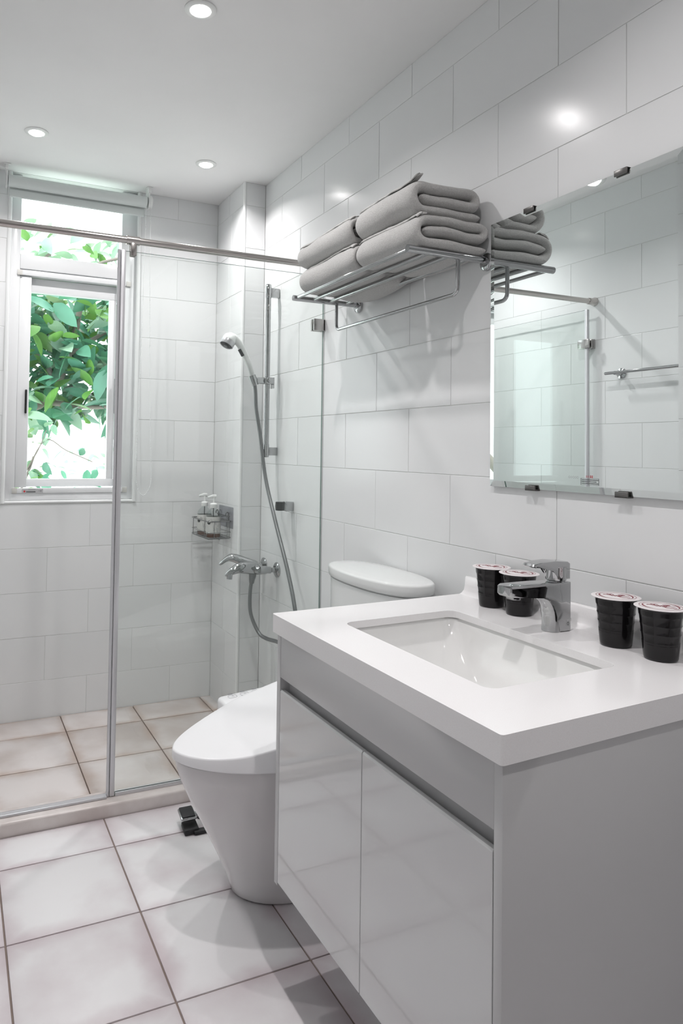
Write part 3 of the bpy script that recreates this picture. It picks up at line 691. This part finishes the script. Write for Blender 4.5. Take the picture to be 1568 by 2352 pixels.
prf = [(-.0016, CT-.001), (-.0016, .884), (-.006, .887), (-.018, .887), (-.021, .884), (-.022, .862), (-.025, .850), (-.033, .8425), (-.042, CT+.0001), (-.042, CT-.001)]
bm = prism(prf, 'y', cy0, cy1, .001, 1)
for v in bm.verts: v.co = sk(v.co)
obj('backsplash', bm, MT['counter'], wt, 50)
# basin
bn = thing('sink_basin', 'white rectangular ceramic basin set under the countertop', 'sink', (-.34, 1.14, .68))
rg = []
for z, ex, r, dx in ((.8235, .012, .030, 0), (.8228, .005, .028, 0), (.818, .003, .028, 0), (.808, .001, .03, 0), (.785, -.006, .036, 0), (.750, -.024, .046, 0), (.717, -.048, .055, 0), (.700, -.068, .05, 0), (.692, -.095, .04, 0), (.689, -.12, .025, 0)):
    rg.append([sk(p) for p in rrect(hx0-ex, hx1+ex, hy0-ex*1.0-(0 if ex > 0 else .0), hy1+ex*(1 if ex > 0 else 1.9), r, z, 8)])
outr = [[sk(p) for p in rrect(hx0-.012, hx1+.012, hy0-.012, hy1+.012, .03, .8235, 8)], [sk(p) for p in rrect(hx0-.012, hx1+.012, hy0-.012, hy1+.012, .03, .785, 8)], [sk(p) for p in rrect(hx0+.04, hx1-.04, hy0+.04, hy1-.06, .04, .68, 8)]]
bm = loft(rg, None, False, True); loft(outr, bm, False, True)
obj('bowl', bm, MT['ceramic'], bn, 60)
dc = sk(Vector(((hx0+hx1)/2, 1.13, 0)))
obj('drain', lathe([(.023, .6895), (.022, .692), (.004, .6935)], (dc.x, dc.y, 0), 'z', 28), MT['chrome'], bn, 40)
# ------------------------------------------------------------------ basin tap
fa = thing('basin_tap', 'chrome single-lever basin tap behind the sink', 'tap', (-.10, 1.166, CT))
FYc = 1.166
body = [(-.0715, CT+.0004), (-.0715, .946), (-.150, .9468), (-.236, .9470), (-.2425, .943), (-.2425, .9275), (-.238, .9228), (-.20, .9205), (-.150, .9195), (-.130, .912), (-.117, .898), (-.110, .880), (-.107, CT+.0004)]
bm = prism(body, 'y', FYc-.0205, FYc+.0205, .0035, 3)
obj('body', bm, MT['chrome'], fa, 40)
leg = crom([(-.109, FYc, CT+.0004), (-.109, FYc, .862), (-.111, FYc, .882), (-.119, FYc, .902), (-.134, FYc, .917), (-.156, FYc, .927), (-.180, FYc, .932)], 5)
obj('curved_neck', tube(leg, [.0200]*11+[.0200-.0006*i for i in range(len(leg)-11)], 28, up=(1, 0, 0)), MT['chrome'], fa, 60)
obj('aerator', prism([(-.226, .921), (-.205, .9185), (-.206, .914), (-.225, .9155)], 'y', FYc-.011, FYc+.011, .001), MT['chrome'], fa, 40)
obj('cartridge', lathe([(.019, .943), (.019, .948), (.0215, .950), (.022, .955), (.022, .975), (.0225, .979)], (-.0955, FYc, 0), 'z', 36), MT['chrome'], fa, 40)
lev = [(-.0715, .952), (-.0715, .986), (-.078, .990), (-.115, .9925), (-.150, .991), (-.172, .988), (-.1745, .983), (-.168, .980), (-.140, .9795), (-.120, .975), (-.112, .965), (-.106, .953)]
obj('lever', prism(lev, 'y', FYc-.0185, FYc+.0185, .007, 5), MT['chrome'], fa, 40)
obj('pull_rod', rod((-.060, FYc-.002, CT+.0004), (-.060, FYc-.002, CT+.018), .003, 12, lathe([(.005, .0), (.0055, .006), (.003, .008)], (-.060, FYc-.002, CT+.017), 'z', 16)), MT['chrome'], fa, 40)
dr = obj('hot_cold_mark', box((-.086, FYc-.0212, CT+.012), (-.078, FYc-.0203, CT+.026), .0003, 1), MT['sticker'], fa, None)
tube([Vector((-.082+.0026*math.cos(a), FYc-.0213, CT+.0175+.0034*math.sin(a))) for a in [k*math.pi/8 for k in range(16)]], .0005, 5, bm := BM(), closed=True)
obj('drop_mark', bm, MT['text'], dr, None)
# ------------------------------------------------------------------ cups
def cup_parts(x, y):
    prof = [(.0270, 0), (.0290, .0012), (.0300, .004), (.0305, .010)]
    for k in range(1, 60):
        z = .010+k*.0015; 
        if z > .0935: break
        base = .0305+(z-.010)/.0835*.0085
        prof.append((base, z))
    prof += [(.0393, .0935), (.0405, .0955), (.0405, .0965)]
    def fn(r, z, a):
        if z < .016 or z > .088: return r
        band = ((z-.016) % .0165)/.0165; col = (a/(2*math.pi)*9) % 1
        db = 1 if .16 < band < .9 else 0; dc_ = 1 if .10 < col < .90 else 0
        return r-.0011*max(0, math.sin(math.pi*band))**.5*max(0, math.sin(math.pi*col))**.5*(1 if .03 < z < .082 else 0)
    return lathe(prof, (x, y, CT+.0004), 'z', 90, fn=fn)
def lid_print(x, y, z):
    bm = BM()
    def ring(r0, r1, ex=0):
        A, B = [], []
        for k in range(72):
            a = 2*math.pi*k/72; u = abs(math.cos(a-.35))**6*ex
            A.append(bm.verts.new((x+(r0-u)*math.cos(a-.87), y+(r0-u)*math.sin(a-.87), z))); B.append(bm.verts.new((x+r1*math.cos(a-.87), y+r1*math.sin(a-.87), z)))
        for k in range(72): bm.faces.new((A[k], A[(k+1) % 72], B[(k+1) % 72], B[k]))
    ring(.0365, .0373); ring(.0315, .0322, .0028)
    ex, ey = Vector((.645, -.764, 0)), Vector((.764, .645, 0))
    def st(pts, r):
        tube([Vector((x, y, z))+ex*p[0]*.00112+ey*p[1]*.00125 for p in crom([(a, b, 0) for a, b in pts], 5)], r*.0014, 6, bm, sx=1)
    return bm, st
def cup(x, y, label):
    c = thing('black_cup', label, 'cup', (x, y, CT), 'black cups with printed lids on the countertop')
    obj('body', cup_parts(x, y), MT['cup'], c, 60)
    zl = CT+.0970
    lid = obj('lid', lathe([(.0455, 0), (.0462, .0004), (.0462, .0012), (.0455, .0016), (.020, .0019), (.001, .0019)], (x, y, zl), 'z', 64), MT['cuplid'], c, 40)
    bm, st = lid_print(x, y, zl+.0021)
    st([(-21, 3), (-17, 5), (-12, 3), (-6, 0), (0, -2)], 1.0)
    st([(-15, 11), (-11, 9), (-8, 11), (-4, 8)], .9)
    st([(-10, 9), (-9, 3), (-6, -3), (-3, 2), (-1, -3), (1, 3), (3, -3), (5, 3), (7, -4), (9, 2)], .8)
    st([(3, 8), (8, 11), (14, 9), (10, 6), (6, 4)], .9)
    st([(4, -5), (8, -10), (13, -11), (17, -9), (20, -11), (23, -9)], .6)
    st([(9, -1), (16, 1), (22, 1)], .4)
    for v in bm.verts: v.co.z = min(max(v.co.z, zl+.0018), zl+.0024)
    obj('print', bm, MT['red'], lid, None)
cup(-.0640, 1.4060, 'black ribbed cup under red-printed white lid, farthest from camera')
cup(-.0640, 1.3105, 'black ribbed cup under red-printed white lid, directly behind tap spout')
cup(-.0745, 1.0290, 'black ribbed cup under red-printed white lid, right of the tap')
cup(-.0750, .9285, 'black ribbed cup under red-printed white lid, at right picture edge')
# ------------------------------------------------------------------ mirror
mi = thing('wall_mirror', 'rectangular mirror with sloped shiny edge and small metal clips, over the vanity', 'mirror', (-.006, 1.199, 1.136))
ma0, ma1, mz0, mz1, bw = .922, 1.4755, 1.137, 1.8325, .015
t_ = BM(); X0, X1, XB = -.0122, -.0100, -.006
o_ = [(ma0, mz0), (ma1, mz0), (ma1, mz1), (ma0, mz1)]; i_ = [(ma0+bw, mz0+bw), (ma1-bw, mz0+bw), (ma1-bw, mz1-bw), (ma0+bw, mz1-bw)]
tl = lambda b: -.0028*(b-mz0)
O = [t_.verts.new((X1+tl(b), a, b)) for a, b in o_]; I = [t_.verts.new((X0+tl(b), a, b)) for a, b in i_]; B = [t_.verts.new((XB, a, b)) for a, b in o_]
t_.faces.new(I)
for k in range(4): t_.faces.new((O[k], O[(k+1) % 4], I[(k+1) % 4], I[k]))
for k in range(4): f = t_.faces.new((O[k], B[k], B[(k+1) % 4], O[(k+1) % 4])); f.material_index = 1
f = t_.faces.new(B); f.material_index = 1
obj('mirror_glass', t_, [MT['mirror'], MT['medge']], mi, None)
obj('backing', box((XB, ma0+.05, mz0+.05), (-.0008, ma1-.05, mz1-.05)), MT['medge'], mi, None)
for y, z, s in ((1.335, mz1, 1), (1.067, mz1, 1), (1.325, mz0, -1), (1.064, mz0, -1)):
    bm = box((-.0185, y-.0165, min(z+.004*s, z-.009*s)), (-.0145, y+.0165, max(z+.004*s, z-.009*s)), .0015, 3)
    box((-.0185, y-.0165, min(z+.0025*s, z+.004*s)), (-.0008, y+.0165, max(z+.0005*s, z+.004*s)), .001, bm=bm)
    obj('clip', bm, MT['clipd'], mi, 40)
bm = BM(); xs = -.0129
for a, b, c, d in ((1.126, 1.1745, 1.1555, 1.1560), (1.126, 1.1745, 1.1700, 1.1705), (1.1258, 1.1263, 1.1555, 1.1705), (1.1742, 1.1747, 1.1555, 1.1705)): box((xs, a, c), (xs+.0002, b, d), bm=bm)
rr_ = random.Random(3)
for rI, z in enumerate((1.1660, 1.1620, 1.1580)):
    y = 1.1725
    while y > 1.1285:
        wd = .0022
        if rI == 1 and 1.1285 < y < 1.1340: y -= .003; continue
        for q in range(3): box((xs, y-wd, z+q*.0008), (xs+.0002, y-rr_.choice((0, .0004, .0008)), z+q*.0008+.0004), bm=bm)
        box((xs, y-wd*.6, z), (xs+.0002, y-wd*.6+.0005, z+.0022), bm=bm)
        y -= .0029
obj('lettering', bm, MT['text'], mi, None)
bm = BM()
for y in (1.1600, 1.1568, 1.1536): box((xs, y-.0004, 1.1722), (xs+.0002, y, 1.1768), bm=bm); box((xs, y-.0016, 1.1722), (xs+.0002, y-.0004, 1.1726), bm=bm)
for y in (1.1500, 1.1455):
    for q in range(4): box((xs, y-.0036, 1.1716+q*.0014), (xs+.0002, y, 1.1721+q*.0014), bm=bm)
    box((xs, y-.0021, 1.1712), (xs+.0002, y-.0015, 1.1775), bm=bm)
obj('red_lettering', bm, MT['redb'], mi, None)
bm = BM()
for k, y in enumerate((1.2075, 1.2015, 1.1955, 1.1895, 1.1840)):
    tube([Vector((xs, y+.0020*math.cos(a), 1.1715+.0024*math.sin(a))) for a in [q*math.pi/6 for q in range(12)]], .0002, 4, bm, closed=True)
obj('etched_mark', bm, MT['sticker'], mi, None)
# ------------------------------------------------------------------ towel rack
rk = thing('towel_rack', 'chrome hotel-style towel shelf with hanging rail on right wall', 'towel rack', (0, 1.83, 1.65))
RZ, YA, YB2 = 1.7435, 1.500, 2.172
for y in (YA, YB2):
    obj('arm', rod((-.262, y, RZ), (-.012, y, RZ), .0098, 24), MT['chrome'], rk, 50)
    obj('rosette', lathe([(.024, -.0005), (.024, -.008), (.021, -.011), (.012, -.012)], (0, y, RZ-.004), 'x', 32), MT['chrome'], rk, 40)
for x in (-.250, -.186, -.122, -.058):
    obj('rail', rod((x, YA, RZ+.001), (x, YB2, RZ+.001), .0062, 16), MT['chrome'], rk, 50)
pts = [Vector((-.098, YA+.004, RZ-.004))]
for k in range(7): a = math.pi/2*k/6; pts.append(Vector((-.098, YA+.004+.020*(1-math.cos(a)), 1.665-.020*math.sin(a))))
for k in range(7): a = math.pi/2*k/6; pts.append(Vector((-.098, YB2-.010-.020+.020*math.sin(a), 1.645+.020*(1-math.cos(a)))))
pts.append(Vector((-.098, YB2-.010, RZ-.004)))
obj('hanging_rail', tube(pts, .0056, 16), MT['chrome'], rk, 60)
# ------------------------------------------------------------------ towels
def towel(y0, y1, z0, Ht, xf, xb, seed, label, hemdir, sag=0.0, curl=False, inset=0.0):
    t = Ht/3.0; rt = t*.50; n0 = noise.Vector if False else None
    root = thing('folded_towel', label, 'towel', ((xf+xb)/2, (y0+y1)/2, z0), 'folded towels on the rack')
    zc = [z0+t*.5, z0+t*1.5, z0+t*2.5]
    path = []
    nb = 12
    for k in range(nb+1): path.append((xb-.004+(xf+t*1.45-xb+.004)*k/nb, zc[0]))
    for k in range(1, 12):
        a = -math.pi/2-math.pi*k/12; path.append((xf+t*1.5+t*1.12*math.cos(a), zc[1]+t*math.sin(a)*1.0))
    for k in range(nb+1): path.append((xf+t*1.5+(xb-t*1.0-xf-t*1.5)*k/nb, zc[2]))
    for k in range(1, 8):
        a = math.pi/2-math.pi*k/8; path.append((xb-t*1.0+t*.62*math.cos(a), (zc[2]+zc[1])/2+t*.5*math.sin(a)))
    for k in range(nb): path.append((xb-t*1.0+(xf+t*1.0-xb+t*1.0)*k/(nb-1), zc[1]))
    P = [Vector((a, 0, b)) for a, b in path]; n = len(P)
    NY = 26; bm = BM(); rings = []
    for j in range(NY+1):
        s = j/NY; y = y0+(y1-y0)*s
        e = min(s, 1-s)*NY
        th = rt*(0.35 if e < .5 else (.80 if e < 1.5 else (.95 if e < 2.5 else 1.0)))
        A, B = [], []
        for i in range(n):
            T = (P[min(i+1, n-1)]-P[max(i-1, 0)]).normalized(); N_ = Vector((T.z, 0, -T.x))
            wob = noise.noise(Vector((P[i].x*9+seed, y*6, P[i].z*14)))*.011+noise.noise(Vector((P[i].x*28+seed, y*14, P[i].z*30)))*.0028
            shift = noise.noise(Vector((seed*3.1, y*5, i*.05)))*.006
            fall = 1 if i not in (0, n-1) else .5
            yy = y+noise.noise(Vector((P[i].x*12, seed, P[i].z*22)))*.009*(1 if e < 3 else .3)
            base = P[i]+Vector((shift, 0, wob*(.25 if i < nb+2 else 1)))
            base.y = yy
            if sag and i < nb and base.x > -.115: base.z -= sag*math.sin(math.pi*min(1, max(0, (base.x+.115)/.115)))*math.sin(math.pi*s)**.7
            A.append(base+N_*th*fall); B.append(base-N_*th*fall)
        rings.append([bm.verts.new(v) for v in A+B[::-1]])
    m = len(rings[0])
    for a, b in zip(rings, rings[1:]):
        for k in range(m): bm.faces.new((a[k], a[(k+1) % m], b[(k+1) % m], b[k]))
    for rg_ in (rings[0], rings[-1]):
        for i in range(n-1): bm.faces.new((rg_[i], rg_[i+1], rg_[m-2-i], rg_[m-1-i]))
    for v in bm.verts:
        v.co.x = min(v.co.x, -.006)
    cl = obj('cloth', bm, MT['towel'], root, 180)
    sm = cl.modifiers.new('s', 'SUBSURF'); sm.levels = 1; sm.render_levels = 2
    # hem strips lying along the top front edge
    zt = z0+Ht
    for q, (xo, zo, wd) in enumerate(((.014, -.026, .016), (.026, -.010, .016))):
        bm = BM(); top = []
        for j in range(31):
            y = y0+.01+(y1-y0-.02)*j/30; wv = noise.noise(Vector((y*30, seed+q*5, 0)))*.0030
            x = xf+xo+wv+noise.noise(Vector((y*6, seed+9+q, 0)))*.006
            zz = zt+.003+zo*.35+noise.noise(Vector((x*9+seed, y*6, (zt-t/2)*14)))*.011
            cz = 0
            if curl and j < 4: cz = (4-j)**2*.0005
            rise = (.011, .005)[q]; en = min(j, 30-j); sink = .004 if en == 0 and not (curl and j == 0) else 0
            wv2 = noise.noise(Vector((y*55, seed+q*3, 4)))*.0012
            zz += .0005+q*.0015-sink+wv2+cz
            top.append([Vector((x, y, zz)), Vector((x+wd*.5, y, zz+rise*.62)), Vector((x+wd, y, zz+rise)), Vector((x+wd+.0015, y, zz+rise-.0015)), Vector((x+wd, y, zz+rise-.004)), Vector((x+wd*.5, y, zz+rise*.62-.004)), Vector((x, y, zz-.004)), Vector((x-.0012, y, zz-.002))])
        loft(top, bm); obj('hem', bm, MT['hem'], root, 60)
    return root
Z1 = RZ+.0085
towel(1.800, 2.160, Z1, .084, -.252, -.012, 1.3, 'light grey towel at bottom of the far left stack', 1, sag=.030)
towel(1.812, 2.172, Z1+.087, .086, -.256, -.014, 4.1, 'light grey towel on top of the far left stack', 1)
towel(1.482, 1.788, Z1, .088, -.250, -.010, 7.7, 'light grey towel at bottom of near right stack', 1, sag=.012)
towel(1.505, 1.798, Z1+.090, .096, -.246, -.018, 11.9, 'light grey towel on top of near right stack, loose hem corner', 1, curl=True)
# ------------------------------------------------------------------ garden outside
gr = obj('ground', box((-30, YB+.6, -.9), (30, 45, -.6)), noisy(mat('pale_bounce_ground', (.7, .72, .7), .9), .6, (.55, .66, .56), (.80, .82, .80)), None, None, kind='structure')  # ground made pale to bounce daylight up onto the ceiling
def leaf_mesh(name, L_, W_, m, bend):
    bm = BM(); rows_ = []
    for k in range(7):
        t = k/6; wv = W_*math.sin(math.pi*min(1, t**.8*.97+.03))**.8*.5; zz = -bend*t*t
        rows_.append([bm.verts.new((-wv, t*L_, zz+.18*wv)), bm.verts.new((0, t*L_, zz)), bm.verts.new((wv, t*L_, zz+.18*wv))])
    for a, b in zip(rows_, rows_[1:]):
        for q in (0, 1): bm.faces.new((a[q], a[q+1], b[q+1], b[q]))
    me = bpy.data.meshes.new(name); bm.to_mesh(me); bm.free(); me.materials.append(m); me.shade_smooth(); return me
LM = [leaf_mesh('leaf', .17, .085, LEAFM[0], .04), leaf_mesh('leaf', .14, .08, LEAFM[1], .02), leaf_mesh('leaf', .15, .085, LEAFM[2], .05), leaf_mesh('leaf', .20, .075, LEAFM[0], .06), leaf_mesh('leaf', .15, .085, LEAFM[2], .05)]
def shrub(name, label, loc, bm_branches, spots, sc, bark=MT['bark']):
    t = thing(name, label, 'tree' if 'tree' in name else 'shrub', loc, 'garden greenery outside window')
    obj('branches', bm_branches, bark, t, 60)
    for (p, s, mi_) in spots:
        o = bpy.data.objects.new('leaf', LM[mi_]); C.objects.link(o); o.parent = t
        o.location = Vector(p)-Vector(loc); s *= sc; o.scale = (s, s, s)
        o.rotation_euler = (R.uniform(-1.3, .9), R.uniform(-.8, .8), R.uniform(0, 6.28))
    return t
def gauss(a, b): return R.uniform(a, b)
# near tree: dense crown filling the middle and top of the pane
bm = BM(); loc = (-2.1, 5.0, -.6)
trunk = crom([(-2.1, 5.0, -.6), (-1.9, 5.0, .7), (-1.35, 5.0, 1.38), (-.80, 4.97, 1.50), (-.62, 4.92, 1.85), (-.55, 4.9, 2.2)], 5)
bm = tube(trunk, [.05-.0013*i for i in range(len(trunk))], 10)
for p in [((-.72, 4.95, 1.70), (-.9, 4.8, 1.90), (-1.2, 4.7, 2.05)), ((-.78, 4.96, 1.52), (-.35, 4.85, 1.50), (.1, 4.7, 1.65)), ((-.62, 4.92, 1.85), (-.40, 4.9, 2.0), (-.15, 4.9, 2.15))]:
    tube(crom(p, 5), [.020-.0013*i for i in range(11)], 8, bm)
spots = []
for k in range(290):
    x, y, z = gauss(-1.12, -.12), gauss(4.55, 5.0), 1.38+.84*R.random()**.8
    spots.append(((x, y, z), gauss(.75, 1.35), R.choice((0, 0, 0, 1, 1, 3, 2))))
tr_ = shrub('broadleaf_tree', 'dense green broadleaf tree filling the window view', loc, bm, spots, 1.0)
bm = BM(); loc = (-.9, 5.6, -.6); spots = []
bm = tube(crom([(-.9, 5.6, -.6), (-.9, 5.6, 1.5), (-.7, 5.6, 2.7)], 6), .03, 8)
for p in [((-.85, 5.6, 2.2), (-.4, 5.5, 2.6), (.1, 5.4, 2.75)), ((-.85, 5.6, 2.2), (-1.2, 5.5, 2.6), (-1.5, 5.4, 2.7))]: tube(crom(p, 5), .012, 8, bm)
for k in range(230): spots.append(((gauss(-1.6, .4), gauss(5.45, 5.8), gauss(2.42, 2.90)), gauss(.6, 1.1), R.choice((4, 1, 4, 2, 4))))
for k in range(50): spots.append(((gauss(-1.5, .4), gauss(5.1, 5.4), gauss(1.95, 2.3)), gauss(.7, 1.1), R.choice((0, 1, 1, 3))))
shrub('pale_tree', 'sparser pale-leaved tree behind the broadleaf tree', loc, bm, spots, 1.0)
fm = BM()
for k in range(700):
    c = Vector((gauss(-1.5, .3), gauss(5.05, 5.35), 1.42+.85*R.random())); s_ = gauss(.8, 1.4)
    e = Matrix.Rotation(R.uniform(0, 6.28), 3, 'Z') @ Matrix.Rotation(R.uniform(-1.3, .9), 3, 'X') @ Matrix.Rotation(R.uniform(-.8, .8), 3, 'Y')
    mi_ = R.choice((0, 0, 0, 1, 2)); src = LM[mi_]; vs = [fm.verts.new(c+e @ (v.co*s_)) for v in src.vertices]
    for p in src.polygons:
        f = fm.faces.new([vs[i] for i in p.vertices]); f.material_index = mi_; f.smooth = True
fo = obj('foliage', fm, LEAFM, tr_, None, kind='stuff')
# low shrub at lower left, twig with two leaves, hedge lower right
loc = (-1.0, 4.6, -.6); bm = tube(crom([(-1.0, 4.6, -.6), (-.97, 4.6, .7), (-.86, 4.6, 1.16)], 6), .007, 8); spots = []
for p in [((-.91, 4.6, 1.05), (-.80, 4.55, 1.26), (-.68, 4.5, 1.20), (-.52, 4.5, 1.13)), ((-.90, 4.6, 1.08), (-.84, 4.55, 1.2), (-.80, 4.5, 1.32))]: tube(crom(p, 5), .003, 6, bm)
for k in range(46): spots.append(((gauss(-1.02, -.76), gauss(4.45, 4.7), gauss(.95, 1.38)), gauss(.45, .85), R.choice((0, 2, 1))))
spots += [((-.70, 4.5, 1.20), .65, 0), ((-.60, 4.5, 1.17), .5, 0), ((-.55, 4.5, 1.08), .6, 0), ((-.49, 4.5, 1.08), .5, 0), ((-.78, 4.5, 1.28), .7, 2)]
shrub('leafy_shrub', 'small twiggy shrub with a drooping leaf, lower left of window view', loc, bm, spots, 1.0)
loc = (.6, 7.6, -.6); bm = tube([(.6, 7.6, -.6), (.6, 7.6, 1.1)], .02, 8); spots = []
for k in range(110): spots.append(((gauss(-.35, 1.2), gauss(7.3, 7.9), gauss(.6, 1.24)), gauss(.7, 1.1), R.choice((2, 2, 2, 0))))
shrub('pale_hedge', 'low pale green hedge at lower right of the window view', loc, bm, spots, .8)
# house far behind
hs_ = thing('neighbour_house', 'bright white house with grey window bars across the garden', 'house', (1.0, 16, -.6))
obj('wall', box((-3.5, 16, -.6), (6.0, 19, 2.35)), MT['house'], hs_, None)
obj('roof', box((-3.8, 15.6, 2.35), (6.3, 19.2, 2.50)), MT['hgrey'], hs_, None)
for x in (-.4, 1.3):
    wd_ = obj('window', box((x, 15.95, .35), (x+1.25, 16.0, 1.15)), MT['house'], hs_, None)
    bb = BM()
    for q in range(4): box((x+q*.40, 15.92, .35), (x+q*.40+.04, 15.95, 1.15), bm=bb)
    for zz in (.35, .72, 1.12): box((x, 15.88, zz), (x+1.25, 15.91, zz+.04), bm=bb)
    obj('window_bars', bb, MT['hgrey'], wd_, None)
